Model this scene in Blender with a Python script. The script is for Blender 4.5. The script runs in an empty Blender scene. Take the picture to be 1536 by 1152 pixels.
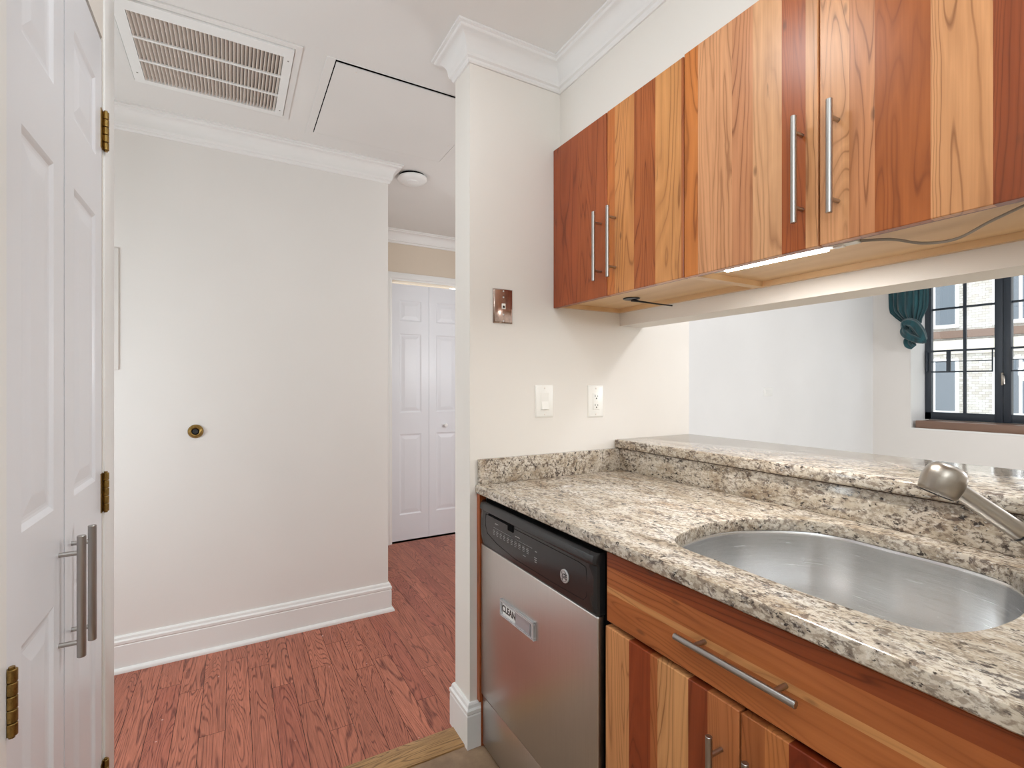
import bpy, bmesh, math, random
from mathutils import Vector, Matrix
random.seed(7)
S = bpy.context.scene
COL = S.collection

# ------------------------------------------------------------------ camera, world, lights, exposure
F_PX = 738.96
H = 1.267
cam = bpy.data.cameras.new('camera'); cam.sensor_width = 36.0; cam.lens = F_PX / 1536 * 36; cam.clip_start = 0.02
cam_o = bpy.data.objects.new('camera', cam); COL.objects.link(cam_o)
cam_o.location = (0, 0, H); cam_o.rotation_euler = (math.radians(90), 0, math.radians(-29.56))
cam.shift_y = 0.0005
S.camera = cam_o

w = bpy.data.worlds.new('overcast_sky'); S.world = w; w.use_nodes = True
bg = w.node_tree.nodes['Background']; bg.inputs[0].default_value = (0.86, 0.93, 1.0, 1); bg.inputs[1].default_value = 2.3
try:
    S.cycles.max_bounces = 10; S.cycles.diffuse_bounces = 7; S.cycles.sample_clamp_indirect = 6
    S.cycles.caustics_reflective = False; S.cycles.caustics_refractive = False
except Exception:
    pass
S.view_settings.view_transform = 'Standard'; S.view_settings.look = 'None'
S.view_settings.gamma = 1.0; S.view_settings.exposure = 0.45; S.view_settings.use_curve_mapping = False

def area(name, loc, size, power, col=(1, 1, 1), rot=(0, 0, 0), shape='DISK', sy=None):
    l = bpy.data.lights.new(name, 'AREA'); l.shape = shape; l.size = size
    if sy: l.size_y = sy
    l.energy = power; l.color = col
    o = bpy.data.objects.new(name, l); COL.objects.link(o); o.location = loc; o.rotation_euler = rot
    return o
def bulb(name, loc, power, col=(1, 1, 1), r=0.12):
    l = bpy.data.lights.new(name, 'POINT'); l.energy = power; l.color = col; l.shadow_soft_size = r
    o = bpy.data.objects.new(name, l); COL.objects.link(o); o.location = loc
    return o
WARM = (0.86, 0.93, 0.965)
COOL = (0.81, 0.915, 1.0)
bulb('kitchen_fill_light', (-0.15, -0.35, 1.95), 9, WARM, 0.17)  # fill added behind the camera, not a fixture of the kitchen
area('kitchen_flush_lamp_light', (0.30, 1.0, 2.47), 0.25, 3.5, WARM)
area('kitchen_bounce_fill', (-0.3, -0.7, 1.5), 0.6, 32, COOL, (math.radians(180), 0, 0))  # added upward fill, bounces off the ceiling to brighten it
bulb('hall_fill_light', (1.85, 2.35, 1.45), 11.5, (.90, .93, .94), 0.2)  # unseen fill, added low so the hall ceiling brightens
bulb('entry_fill_light', (-1.2, 1.9, 1.1), 22, (.81, .93, 1.0), 0.3)  # unseen fill added to lift the lower hall wall and floor
bulb('dining_lamp_light', (2.15, 0.45, 2.15), 18, (.90, .94, 1), 0.10)
bulb('living_fill_light', (3.9, -0.4, 1.6), 54, (.90, .94, 1), 0.3)  # out-of-view fill added to brighten the living room

# ------------------------------------------------------------------ materials
def lin(c):
    return tuple(((x / 255) / 12.92 if x / 255 <= 0.04045 else ((x / 255 + 0.055) / 1.055) ** 2.4) for x in c[:3]) + (1,)
class N:
    def __init__(self, name):
        self.m = bpy.data.materials.new(name); self.m.use_nodes = True
        self.t = self.m.node_tree; self.b = self.t.nodes['Principled BSDF']
    def n(self, kind, **kw):
        x = self.t.nodes.new('ShaderNode' + kind)
        for k, v in kw.items():
            if k.startswith('i_'):
                key = k[2:]; key = int(key) if key.isdigit() else key.replace('_', ' ')
                x.inputs[key].default_value = v
            else: setattr(x, k, v)
        return x
    def l(self, a, b): self.t.links.new(a, b)
    def noise(self, vec, scale, detail=2, rough=.5, dist=0.0):
        x = self.n('TexNoise'); x.inputs['Scale'].default_value = scale; x.inputs['Detail'].default_value = detail
        x.inputs['Roughness'].default_value = rough; x.inputs['Distortion'].default_value = dist
        if vec is not None: self.l(vec, x.inputs['Vector'])
        return x.outputs['Fac']
    def ramp(self, fac, stops):
        x = self.n('ValToRGB'); e = x.color_ramp.elements
        while len(e) < len(stops): e.new(0.5)
        for i, (p, c) in enumerate(stops):
            e[i].position = p; e[i].color = c if len(c) == 4 else (c[0], c[1], c[2], 1)
        self.l(fac, x.inputs[0]); return x.outputs[0]
    def mix(self, fac, a, b, mode='MIX'):
        x = self.n('Mix', data_type='RGBA', blend_type=mode)
        for s, v in ((0, fac), (6, a), (7, b)):
            if hasattr(v, 'links'): self.l(v, x.inputs[s])
            else: x.inputs[s].default_value = v
        return x.outputs[2]
    def math(self, op, a, b=None):
        x = self.n('Math', operation=op)
        for s, v in ((0, a), (1, b)):
            if v is None: continue
            if hasattr(v, 'links'): self.l(v, x.inputs[s])
            else: x.inputs[s].default_value = v
        return x.outputs[0]
    def scale(self, vec, s):
        x = self.n('Vector' + 'Math', operation='MULTIPLY'); self.l(vec, x.inputs[0]); x.inputs[1].default_value = s
        return x.outputs[0]
    def bump(self, h, strength=.1, dist=.01):
        x = self.n('Bump'); x.inputs['Strength'].default_value = strength; x.inputs['Distance'].default_value = dist
        self.l(h, x.inputs['Height']); self.l(x.outputs[0], self.b.inputs['Normal'])
    def set(self, **kw):
        for k, v in kw.items():
            i = self.b.inputs[k.replace('_', ' ')]
            if hasattr(v, 'links'): self.l(v, i)
            else: i.default_value = v
        return self

def paint(name, col, rough=.5, bump=0.0, bscale=300, spec=.5):
    k = N(name); tc = k.n('TexCoord').outputs['Object']
    n = k.noise(tc, 1.3, 3)
    c = lin(col); c2 = tuple(x * .955 for x in c[:3]) + (1,)
    k.set(Base_Color=k.ramp(n, [(.35, c2), (.65, c)]), Roughness=rough); k.b.inputs['Specular IOR Level'].default_value = spec
    if bump: k.bump(k.noise(tc, bscale, 2), bump, .002)
    return k.m
def metal(name, col, rough=.3, stretch=None, bs=.05, var=.06):
    k = N(name); tc = k.n('TexCoord').outputs['Object']
    if stretch:
        v = k.scale(tc, stretch); n = k.noise(v, 1.0, 3, .7)
        c = lin(col); a = tuple(x * (1 - var) for x in c[:3]) + (1,); b = tuple(min(1, x * (1 + var)) for x in c[:3]) + (1,)
        k.set(Base_Color=k.ramp(n, [(.3, a), (.7, b)]), Metallic=1.0, Roughness=k.math('ADD', k.math('MULTIPLY', n, .12), rough - .06))
        k.bump(n, bs, .001)
    else:
        k.set(Base_Color=lin(col), Metallic=1.0, Roughness=rough)
    return k.m
def plain(name, col, rough=.5, metallic=0.0, spec=.5):
    k = N(name); k.set(Base_Color=lin(col), Roughness=rough, Metallic=metallic); k.b.inputs['Specular IOR Level'].default_value = spec
    return k.m

def cherry(name, axis):
    """boarded cherry: colour per board in attribute 'bcol', grain offset in 'boff'; grain runs along axis"""
    k = N(name); tc = k.n('TexCoord').outputs['Object']
    col = k.n('Attribute', attribute_name='bcol').outputs['Color']; off = k.n('Attribute', attribute_name='boff').outputs['Vector']
    ad = k.n('VectorMath', operation='ADD'); k.l(tc, ad.inputs[0]); k.l(off, ad.inputs[1]); v = ad.outputs[0]
    def sc(a, b): return tuple(b if i == axis else a for i in range(3))
    wob = k.n('VectorMath', operation='MULTIPLY_ADD'); k.l(k.n('TexNoise', i_Scale=14.0).outputs['Color'], wob.inputs[0])
    wn = wob.inputs[0].links[0].from_node; k.l(k.scale(v, sc(1.0, .5)), wn.inputs['Vector']); wob.inputs[1].default_value = sc(.010, .0); k.l(v, wob.inputs[2])
    n1 = k.noise(k.scale(wob.outputs[0], sc(7.0, .62)), 1.0, 2, .45, .7)
    pp = k.n('Math', operation='PINGPONG'); k.l(k.math('MULTIPLY', n1, 22), pp.inputs[0]); pp.inputs[1].default_value = .5
    line = k.ramp(pp.outputs[0], [(0.0, (1, 1, 1)), (.035, (.7, .7, .7)), (.10, (0, 0, 0))])
    fade = k.ramp(k.noise(k.scale(v, sc(9, 2.0)), 1.0, 2), [(.35, (.12, .12, .12)), (.65, (1, 1, 1))])
    lf = k.math('MULTIPLY', k.math('MULTIPLY', line, fade), .80)
    grad = k.ramp(pp.outputs[0], [(0.0, (.84, .80, .76)), (.5, (1.05, 1.06, 1.08))])
    c = k.mix(.75, col, grad, 'MULTIPLY')
    fib = k.ramp(k.noise(k.scale(v, sc(260, 7)), 1.0, 3, .6), [(.3, (.90, .88, .86)), (.7, (1.05, 1.05, 1.05))])
    c = k.mix(.8, c, fib, 'MULTIPLY')
    big = k.ramp(k.noise(k.scale(v, sc(10, 2.2)), 1.0, 3, .5, .6), [(.3, (.80, .74, .68)), (.7, (1.10, 1.10, 1.08))])
    c = k.mix(.8, c, big, 'MULTIPLY')
    dark = k.mix(1.0, c, (.42, .32, .26, 1), 'MULTIPLY')
    c = k.mix(lf, c, dark)
    streak = k.ramp(k.noise(k.scale(v, sc(34, 3.0)), 1.0, 3, .6, .8), [(.715, (0, 0, 0)), (.76, (1, 1, 1))])
    c = k.mix(k.math('MULTIPLY', streak, .75), c, (.05, .02, .012, 1))
    vor = k.n('TexVoronoi'); k.l(k.scale(v, sc(14, 5)), vor.inputs['Vector']); vor.inputs['Scale'].default_value = 1
    kn = k.ramp(vor.outputs['Distance'], [(.035, (1, 1, 1)), (.085, (0, 0, 0))])
    c = k.mix(k.math('MULTIPLY', kn, .55), c, (.09, .035, .015, 1))
    k.set(Base_Color=c, Roughness=.30); k.b.inputs['Coat Weight'].default_value = .08; k.b.inputs['Coat Roughness'].default_value = .3
    k.b.inputs['Specular IOR Level'].default_value = .35
    return k.m

def oak(name, axis, base, dark, seam=True):
    k = N(name); tc = k.n('TexCoord').outputs['Object']
    col = k.n('Attribute', attribute_name='bcol').outputs['Color']; off = k.n('Attribute', attribute_name='boff').outputs['Vector']
    ad = k.n('VectorMath', operation='ADD'); k.l(tc, ad.inputs[0]); k.l(off, ad.inputs[1]); v = ad.outputs[0]
    def sc(a, b): return tuple(b if i == axis else a for i in range(3))
    n1 = k.noise(k.scale(v, sc(9, .9)), 1.0, 2, .45, .7)
    pp = k.n('Math', operation='PINGPONG'); k.l(k.math('MULTIPLY', n1, 34), pp.inputs[0]); pp.inputs[1].default_value = .5
    line = k.ramp(pp.outputs[0], [(0.0, (1, 1, 1)), (.09, (.75, .75, .75)), (.20, (0, 0, 0))])
    pores = k.ramp(k.noise(k.scale(v, sc(340, 14)), 1.0, 3, .65), [(.38, (.35, .35, .35)), (.6, (1, 1, 1))])
    lf = k.math('MULTIPLY', k.math('MULTIPLY', line, pores), .85)
    fine = k.ramp(k.noise(k.scale(v, sc(240, 9)), 1.0, 3, .6), [(.35, (.74, .71, .68)), (.62, (1.12, 1.12, 1.12))])
    c = k.mix(.85, col, fine, 'MULTIPLY')
    big = k.ramp(k.noise(k.scale(v, sc(5, 1.5)), 1.0, 3), [(.3, (.86, .84, .84)), (.7, (1.08, 1.06, 1.05))])
    c = k.mix(.8, c, big, 'MULTIPLY')
    c = k.mix(lf, c, lin(dark))
    sp = k.ramp(k.noise(tc, 55, 1, .4), [(.815, (0, 0, 0)), (.83, (1, 1, 1))])
    c = k.mix(k.math('MULTIPLY', sp, .55), c, (.75, .62, .56, 1))
    k.set(Base_Color=c, Roughness=.42); k.b.inputs['Specular IOR Level'].default_value = .4
    k.bump(k.math('SUBTRACT', 1.0, lf), .12, .001)
    return k.m

def granite(name):
    k = N(name); g = k.n('TexCoord').outputs['Object']
    rot = k.n('Mapping'); rot.inputs['Rotation'].default_value = (.5, .35, .6); rot.inputs['Scale'].default_value = (1.0, .62, 1.0); k.l(g, rot.inputs['Vector']); v = rot.outputs[0]
    base = k.ramp(k.noise(v, 18, 4, .62), [(.30, lin((158, 140, 118))), (.47, lin((196, 184, 166))), (.68, lin((216, 208, 196)))])
    rust = k.ramp(k.noise(v, 7, 3, .6), [(.56, (0, 0, 0)), (.74, (1, 1, 1))])
    base = k.mix(k.math('MULTIPLY', rust, .38), base, lin((182, 142, 100)))
    zone = k.ramp(k.noise(v, 8, 3, .55), [(.30, (.45, .45, .45)), (.60, (1, 1, 1))])
    m1 = k.ramp(k.noise(v, 120, 4, .66, .3), [(.46, (0, 0, 0)), (.58, (1, 1, 1))])
    c = k.mix(k.math('MULTIPLY', k.math('MULTIPLY', m1, zone), .80), base, lin((126, 108, 92)))
    m2 = k.ramp(k.noise(v, 62, 5, .70, .5), [(.530, (0, 0, 0)), (.60, (1, 1, 1))])
    c = k.mix(k.math('MULTIPLY', k.math('MULTIPLY', m2, zone), .85), c, lin((88, 74, 66)))
    m3 = k.ramp(k.noise(v, 90, 4, .64, .2), [(.60, (0, 0, 0)), (.645, (1, 1, 1))])
    c = k.mix(k.math('MULTIPLY', m3, .92), c, lin((38, 33, 34)))
    m5 = k.ramp(k.noise(v, 24, 5, .68, .4), [(.55, (0, 0, 0)), (.63, (1, 1, 1))])
    c = k.mix(k.math('MULTIPLY', k.math('MULTIPLY', m5, m1), .9), c, lin((62, 54, 52)))
    m4 = k.ramp(k.noise(v, 150, 2, .6), [(.60, (0, 0, 0)), (.68, (1, 1, 1))])
    c = k.mix(k.math('MULTIPLY', m4, .5), c, lin((228, 222, 212)))
    k.set(Base_Color=c, Roughness=.10); k.b.inputs['Specular IOR Level'].default_value = .5
    return k.m

def brick(name, c1, c2, mortar, scale):
    k = N(name); tc = k.n('TexCoord').outputs['Object']
    mp = k.n('Mapping'); mp.inputs['Rotation'].default_value = (math.radians(90), 0, math.radians(90)); k.l(tc, mp.inputs['Vector'])
    sx = k.n('SeparateXYZ'); k.l(tc, sx.inputs[0]); cb = k.n('CombineXYZ'); k.l(sx.outputs[1], cb.inputs[0]); k.l(sx.outputs[2], cb.inputs[1])
    b = k.n('TexBrick'); k.l(cb.outputs[0], b.inputs['Vector']); b.inputs['Scale'].default_value = scale
    b.inputs['Color1'].default_value = lin(c1); b.inputs['Color2'].default_value = lin(c2); b.inputs['Mortar'].default_value = lin(mortar)
    b.inputs['Mortar Size'].default_value = .015
    k.set(Base_Color=b.outputs[0], Roughness=.9)
    return k.m
def tile_mat():
    k = N('slate_tile'); tc = k.n('TexCoord').outputs['Object']
    b = k.n('TexBrick', offset=0.0); k.l(tc, b.inputs['Vector']); b.inputs['Scale'].default_value = 1
    b.inputs['Brick Width'].default_value = .30; b.inputs['Row Height'].default_value = .30; b.inputs['Mortar Size'].default_value = .004
    b.inputs['Color1'].default_value = lin((172, 146, 118)); b.inputs['Color2'].default_value = lin((150, 122, 98)); b.inputs['Mortar'].default_value = lin((70, 62, 54))
    n = k.ramp(k.noise(tc, 14, 5, .6), [(.3, (.62, .58, .56)), (.7, (1.1, 1.08, 1.05))])
    k.set(Base_Color=k.mix(.9, b.outputs[0], n, 'MULTIPLY'), Roughness=.5)
    return k.m

M = {}
M['wall'] = paint('warm_white_wall_paint', (228, 223, 216), .62, .06, 220, .3)
M['hallwall'] = paint('beige_hall_wall_paint', (230, 226, 222), .62, .06, 220, .3)
M['closetwall'] = paint('tan_wall_paint', (214, 200, 183), .62, .06, 220, .3)
M['livwall'] = paint('cool_white_wall_paint', (232, 232, 232), .6, .04, 220, .3)
M['ceil'] = paint('ceiling_paint', (228, 226, 223), .75, .05, 160, .2)
M['crown'] = paint('crown_paint', (232, 230, 228), .5)
M['trim'] = paint('white_trim_gloss', (235, 235, 233), .32, .0)
M['door'] = paint('white_door_gloss', (229, 231, 236), .30, .03, 60)
M['plastic'] = plain('white_plastic', (238, 236, 230), .3)
M['plastic_hole'] = plain('dark_slot', (40, 38, 36), .6)
M['steel'] = metal('brushed_nickel', (176, 172, 168), .30)
M['dwsteel'] = metal('brushed_stainless_door', (206, 202, 198), .30, (1, 420, 5), .02, .04)
M['sink'] = metal('brushed_stainless_sink', (228, 228, 228), .25, (8, 8, 420), .004, .04)
M['faucet'] = metal('satin_nickel_faucet', (160, 152, 142), .33)
M['chrome'] = metal('worn_chrome', (170, 150, 140), .16, (60, 60, 18), .3, .25)
M['brass'] = metal('aged_brass', (150, 122, 70), .32, (200, 200, 120), .1, .35)
M['black'] = plain('black_plastic', (26, 26, 27), .30)
M['blackgloss'] = plain('black_console', (38, 38, 39), .22)
M['blackmat'] = plain('black_void', (8, 8, 8), .9, 0, .1)
M['rubber'] = plain('dark_rubber', (28, 28, 30), .6)
M['mark'] = plain('console_print', (190, 190, 188), .5)
M['silver'] = plain('silver_badge', (205, 205, 206), .25, .35)
M['cherry_z'] = cherry('cherry_vertical_grain', 2)
M['cherry_y'] = cherry('cherry_horizontal_grain', 1)
M['edge'] = plain('cherry_edge_band', (112, 48, 24), .4)
M['maple'] = None
k = N('maple_underside'); tc = k.n('TexCoord').outputs['Object']
mc = k.ramp(k.noise(k.scale(tc, (9, .9, 9)), 1.0, 3, .5, .5), [(.3, lin((206, 168, 122))), (.7, lin((228, 196, 154)))])
k.set(Base_Color=mc, Roughness=.38); M['maple'] = k.m
M['oakred'] = oak('red_stained_oak', 1, None, (78, 30, 26))
M['oakgold'] = oak('golden_oak_threshold', 0, None, (70, 46, 24))
M['granite'] = granite('speckled_cream_granite')
M['tile'] = tile_mat()
M['winframe'] = plain('dark_slate_window_frame', (44, 52, 62), .35)
M['sill'] = paint('brown_stone_sill', (128, 100, 84), .3)
M['walnut'] = plain('dark_gap_filler', (60, 34, 20), .6)
k = N('window_glass'); k.set(Base_Color=(1, 1, 1, 1), Roughness=0.0, IOR=1.45); k.b.inputs['Transmission Weight'].default_value = 1.0
gl = k.n('BsdfTransparent'); gg = k.n('BsdfGlossy'); gg.inputs['Roughness'].default_value = 0.02
mx = k.n('MixShader'); mx.inputs[0].default_value = .06; k.l(gl.outputs[0], mx.inputs[1]); k.l(gg.outputs[0], mx.inputs[2])
k.l(mx.outputs[0], k.t.nodes['Material Output'].inputs['Surface']); M['glass'] = k.m
k = N('teal_velvet'); tc = k.n('TexCoord').outputs['Object']
vc = k.ramp(k.noise(k.scale(tc, (30, 30, 4)), 1.0, 3), [(.3, lin((2, 40, 47))), (.7, lin((14, 78, 86)))])
k.set(Base_Color=vc, Roughness=.75); k.b.inputs['Sheen Weight'].default_value = .4; M['teal'] = k.m
k = N('led_tube'); k.set(Base_Color=(1, 1, 1, 1)); k.b.inputs['Emission Color'].default_value = (1, .985, .95, 1); k.b.inputs['Emission Strength'].default_value = 26; M['led'] = k.m
M['clear'] = plain('frosted_led_housing', (225, 222, 214), .25)
M['graycable'] = plain('grey_cable', (150, 142, 132), .5)
M['brickpale'] = brick('pale_painted_brick', (206, 204, 196), (178, 170, 158), (140, 132, 122), 4.5)
M['extwin'] = plain('exterior_window_dark', (96, 104, 110), .2)
M['extstone'] = plain('exterior_stone_band', (214, 206, 190), .8)
M['leaf'] = paint('hedge_leaf', (96, 118, 60), .8, .5, 30)
M['ground'] = paint('exterior_paving', (150, 146, 138), .9)
M['brownpatch'] = plain('exterior_brown_trim', (120, 98, 84), .8)

# ------------------------------------------------------------------ mesh helpers
def nb(): return bmesh.new()
def bx(bm, x0, x1, y0, y1, z0, z1, bev=0.0, mi=0, seg=2):
    if x0 > x1: x0, x1 = x1, x0
    if y0 > y1: y0, y1 = y1, y0
    if z0 > z1: z0, z1 = z1, z0
    t = bmesh.new()
    bmesh.ops.create_cube(t, size=1.0, matrix=Matrix.Translation(((x0+x1)/2, (y0+y1)/2, (z0+z1)/2)) @ Matrix.Diagonal((x1-x0, y1-y0, z1-z0, 1)))
    if bev > 0:
        bmesh.ops.bevel(t, geom=list(t.edges), offset=min(bev, .49*min(x1-x0, y1-y0, z1-z0)), segments=seg, affect='EDGES', profile=.5)
    for f in t.faces: f.material_index = mi
    merge(bm, t)
def merge(bm, t, mat=None):
    me = bpy.data.meshes.new('tmp'); t.to_mesh(me); t.free()
    if mat is not None: me.transform(mat)
    bm.from_mesh(me); bpy.data.meshes.remove(me)
def frame_of(d):
    d = Vector(d).normalized(); a = Vector((0, 0, 1)) if abs(d.z) < .9 else Vector((1, 0, 0))
    u = d.cross(a).normalized(); v = d.cross(u).normalized(); return d, u, v
def lathe(bm, org, d, prof, seg=32, cap=True, mi=0):
    """prof: list of (distance along d, radius)"""
    org = Vector(org); d, u, v = frame_of(d); rings = []
    for s, r in prof:
        if r < 1e-6: rings.append([bm.verts.new(org + d*s)])
        else: rings.append([bm.verts.new(org + d*s + (u*math.cos(2*math.pi*i/seg) + v*math.sin(2*math.pi*i/seg))*r) for i in range(seg)])
    fs = []
    for a, b in zip(rings[:-1], rings[1:]):
        for i in range(seg):
            j = (i+1) % seg
            if len(a) == 1 and len(b) == 1: continue
            if len(a) == 1: fs.append(bm.faces.new((a[0], b[i], b[j])))
            elif len(b) == 1: fs.append(bm.faces.new((a[i], b[0], a[j])))
            else: fs.append(bm.faces.new((a[i], b[i], b[j], a[j])))
    if cap:
        if len(rings[0]) > 1: fs.append(bm.faces.new(rings[0]))
        if len(rings[-1]) > 1: fs.append(bm.faces.new(rings[-1][::-1]))
    for f in fs: f.material_index = mi
def cyl(bm, p0, p1, r, seg=24, mi=0, bev=0.0):
    p0 = Vector(p0); p1 = Vector(p1); L = (p1-p0).length
    pr = [(0, r), (L, r)] if not bev else [(0, r-bev), (bev, r), (L-bev, r), (L, r-bev)]
    lathe(bm, p0, p1-p0, pr, seg, True, mi)
def tube(bm, pts, r, seg=10, mi=0):
    pts = [Vector(p) for p in pts]; rings = []; ref = Vector((0, 0, 1))
    for i, p in enumerate(pts):
        d = (pts[min(i+1, len(pts)-1)] - pts[max(i-1, 0)]).normalized()
        u = d.cross(ref); u = u.normalized() if u.length > 1e-3 else Vector((1, 0, 0)); v = d.cross(u)
        rr = r[i] if isinstance(r, (list, tuple)) else r
        rings.append([bm.verts.new(p + (u*math.cos(2*math.pi*k/seg)+v*math.sin(2*math.pi*k/seg))*rr) for k in range(seg)])
    for a, b in zip(rings[:-1], rings[1:]):
        for i in range(seg):
            j = (i+1) % seg; bm.faces.new((a[i], b[i], b[j], a[j])).material_index = mi
    bm.faces.new(rings[0][::-1]); bm.faces.new(rings[-1])
def smooth_path(pts, n=8):
    P = [Vector(p) for p in pts]; P = [P[0]*2-P[1]] + P + [P[-1]*2-P[-2]]; out = []
    for i in range(1, len(P)-2):
        for k_ in range(n):
            t = k_/n
            out.append(.5*((2*P[i]) + (-P[i-1]+P[i+1])*t + (2*P[i-1]-5*P[i]+4*P[i+1]-P[i+2])*t*t + (-P[i-1]+3*P[i]-3*P[i+1]+P[i+2])*t**3))
    out.append(P[-2]); return out
def obj(name, bm, mats, parent=None, smooth=False, label=None):
    bmesh.ops.recalc_face_normals(bm, faces=bm.faces)
    me = bpy.data.meshes.new(name); bm.to_mesh(me); bm.free()
    if not isinstance(mats, (list, tuple)): mats = [mats]
    for m in mats: me.materials.append(m)
    lo = Vector((1e9,)*3); hi = Vector((-1e9,)*3)
    for v in me.vertices:
        for i in range(3): lo[i] = min(lo[i], v.co[i]); hi[i] = max(hi[i], v.co[i])
    c = (lo+hi)/2; me.transform(Matrix.Translation(-c))
    o = bpy.data.objects.new(name, me); COL.objects.link(o)
    o.location = c
    if parent is not None:
        o.parent = parent; q = parent; off = Vector((0, 0, 0))
        while q is not None: off += q.location; q = q.parent
        o.location = c - off
    if smooth:
        for p in me.polygons: p.use_smooth = True
        try: me.set_sharp_from_angle(angle=math.radians(35 if smooth is True else smooth))
        except Exception: pass
    if label: o['label'] = label
    return o
def thing(name, label, cat, loc=(0, 0, 0), group=None):
    o = bpy.data.objects.new(name, None); COL.objects.link(o); o.location = loc; o.empty_display_size = .05
    tag(o, label, cat, group); return o
def tag(o, label, cat, group=None):
    o['label'] = label; o['category'] = cat
    if group: o['group'] = group
    return o
def struct(name, bm, mat, smooth=False):
    o = obj(name, bm, mat, None, smooth); o['kind'] = 'structure'; return o
def struct_empty(name, loc):
    o = bpy.data.objects.new(name, None); COL.objects.link(o); o.location = loc; o['kind'] = 'structure'; o.empty_display_size = .05; return o

def holed(bm, O, U, V, us, vs, holes, mi=0):
    """rectangular sheet O + u*U + v*V cut by holes (u0,u1,v0,v1)"""
    U = Vector(U); V = Vector(V); O = Vector(O)
    cu = sorted(set(list(us) + [h for q in holes for h in q[:2]])); cv = sorted(set(list(vs) + [h for q in holes for h in q[2:4]]))
    vt = {}
    def g(a, b):
        if (a, b) not in vt: vt[(a, b)] = bm.verts.new(O + U*a + V*b)
        return vt[(a, b)]
    for a, b in zip(cu[:-1], cu[1:]):
        for c, d in zip(cv[:-1], cv[1:]):
            mu, mv = (a+b)/2, (c+d)/2
            if any(q[0] < mu < q[1] and q[2] < mv < q[3] for q in holes): continue
            bm.faces.new((g(a, c), g(b, c), g(b, d), g(a, d))).material_index = mi
def slab_holed(bm, O, U, V, Nn, us, vs, holes, th):
    """sheet with thickness th along -Nn and hole sides"""
    O = Vector(O); Nv = Vector(Nn)
    holed(bm, O, U, V, us, vs, holes); holed(bm, O - Nv*th, U, V, us, vs, holes)
    U = Vector(U); V = Vector(V)
    def side(a, b):
        p = [O+U*a[0]+V*a[1], O+U*b[0]+V*b[1]]
        bm.faces.new([bm.verts.new(q) for q in (p[0], p[1], p[1]-Nv*th, p[0]-Nv*th)])
    for (a, b, c, d) in [(us[0], us[-1], vs[0], vs[-1])] + [tuple(h[:4]) for h in holes]:
        for q, r in (((a, c), (b, c)), ((b, c), (b, d)), ((b, d), (a, d)), ((a, d), (a, c))): side(q, r)
def panel_door(O, U, V, Nn, wd, ht, th, panels):
    """raised panel door leaf: O lower corner on the front face, U across, V up, Nn outwards"""
    bm = nb(); O = Vector(O); U = Vector(U); V = Vector(V); Nv = Vector(Nn)
    holed(bm, O, U, V, (0, wd), (0, ht), panels)
    for (a, b, c, d) in panels:
        loops = []
        for ins, dep in ((0, 0), (.004, -.0015), (.009, -.0040), (.013, -.0046), (.018, -.0046), (.042, -.0012), (.045, -.001)):
            ins = min(ins, .45*(b-a)); 
            loops.append([bm.verts.new(O+U*x+V*y+Nv*dep) for x, y in ((a+ins, c+ins), (b-ins, c+ins), (b-ins, d-ins), (a+ins, d-ins))])
        for l1, l2 in zip(loops[:-1], loops[1:]):
            for i in range(4): bm.faces.new((l1[i], l1[(i+1) % 4], l2[(i+1) % 4], l2[i]))
        bm.faces.new(loops[-1])
    # sides and back
    q = [O, O+U*wd, O+U*wd+V*ht, O+V*ht]
    for i in range(4):
        a, b = q[i], q[(i+1) % 4]; bm.faces.new([bm.verts.new(p) for p in (a, b, b-Nv*th, a-Nv*th)])
    bm.faces.new([bm.verts.new(p-Nv*th) for p in q])
    bmesh.ops.remove_doubles(bm, verts=bm.verts, dist=1e-5)
    return bm
def sweep(path, prof, closed_prof=True):
    """sweep profile (offset to the left of travel, z) along an xy path with mitred corners"""
    bm = nb(); P = [Vector((p[0], p[1])) for p in path]; rings = []
    for i, p in enumerate(P):
        ns = []
        if i > 0: d = (P[i]-P[i-1]).normalized(); ns.append(Vector((-d.y, d.x)))
        if i < len(P)-1: d = (P[i+1]-P[i]).normalized(); ns.append(Vector((-d.y, d.x)))
        n = ns[0] if len(ns) == 1 else (ns[0]+ns[1])/(1+ns[0].dot(ns[1]))
        rings.append([bm.verts.new((p.x+n.x*o, p.y+n.y*o, z)) for o, z in prof])
    m = len(prof)
    for a, b in zip(rings[:-1], rings[1:]):
        for i in range(m if closed_prof else m-1):
            j = (i+1) % m; bm.faces.new((a[i], b[i], b[j], a[j]))
    bm.faces.new(rings[0][::-1]); bm.faces.new(rings[-1])
    return bm
def text_bm(s, size, fn, depth=.0004, shear=0.0, bold=0.0):
    """text mesh, fn maps local (x,y,z) to world"""
    c = bpy.data.curves.new('txt', 'FONT'); c.body = s; c.size = size; c.extrude = depth; c.shear = shear; c.offset = bold; c.resolution_u = 3
    c.align_x = 'CENTER'; c.align_y = 'CENTER'
    o = bpy.data.objects.new('txt', c); COL.objects.link(o)
    dg = bpy.context.evaluated_depsgraph_get(); me = bpy.data.meshes.new_from_object(o.evaluated_get(dg))
    bpy.data.objects.remove(o); bpy.data.curves.remove(c)
    for v in me.vertices: v.co = Vector(fn(v.co.x, v.co.y, v.co.z))
    bm = nb(); bm.from_mesh(me); bpy.data.meshes.remove(me); return bm
def set_boards(o, fn):
    """store board colour and grain offset per face corner; fn(world centre) -> (srgb, offset)"""
    me = o.data
    ca = me.color_attributes.new('bcol', 'FLOAT_COLOR', 'CORNER'); va = me.attributes.new('boff', 'FLOAT_VECTOR', 'CORNER')
    q = o; off = Vector((0, 0, 0))
    while q is not None: off += q.location; q = q.parent
    for p in me.polygons:
        c, of = fn(p.center + off)
        for li in p.loop_indices: ca.data[li].color = lin(c); va.data[li].vector = of

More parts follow.
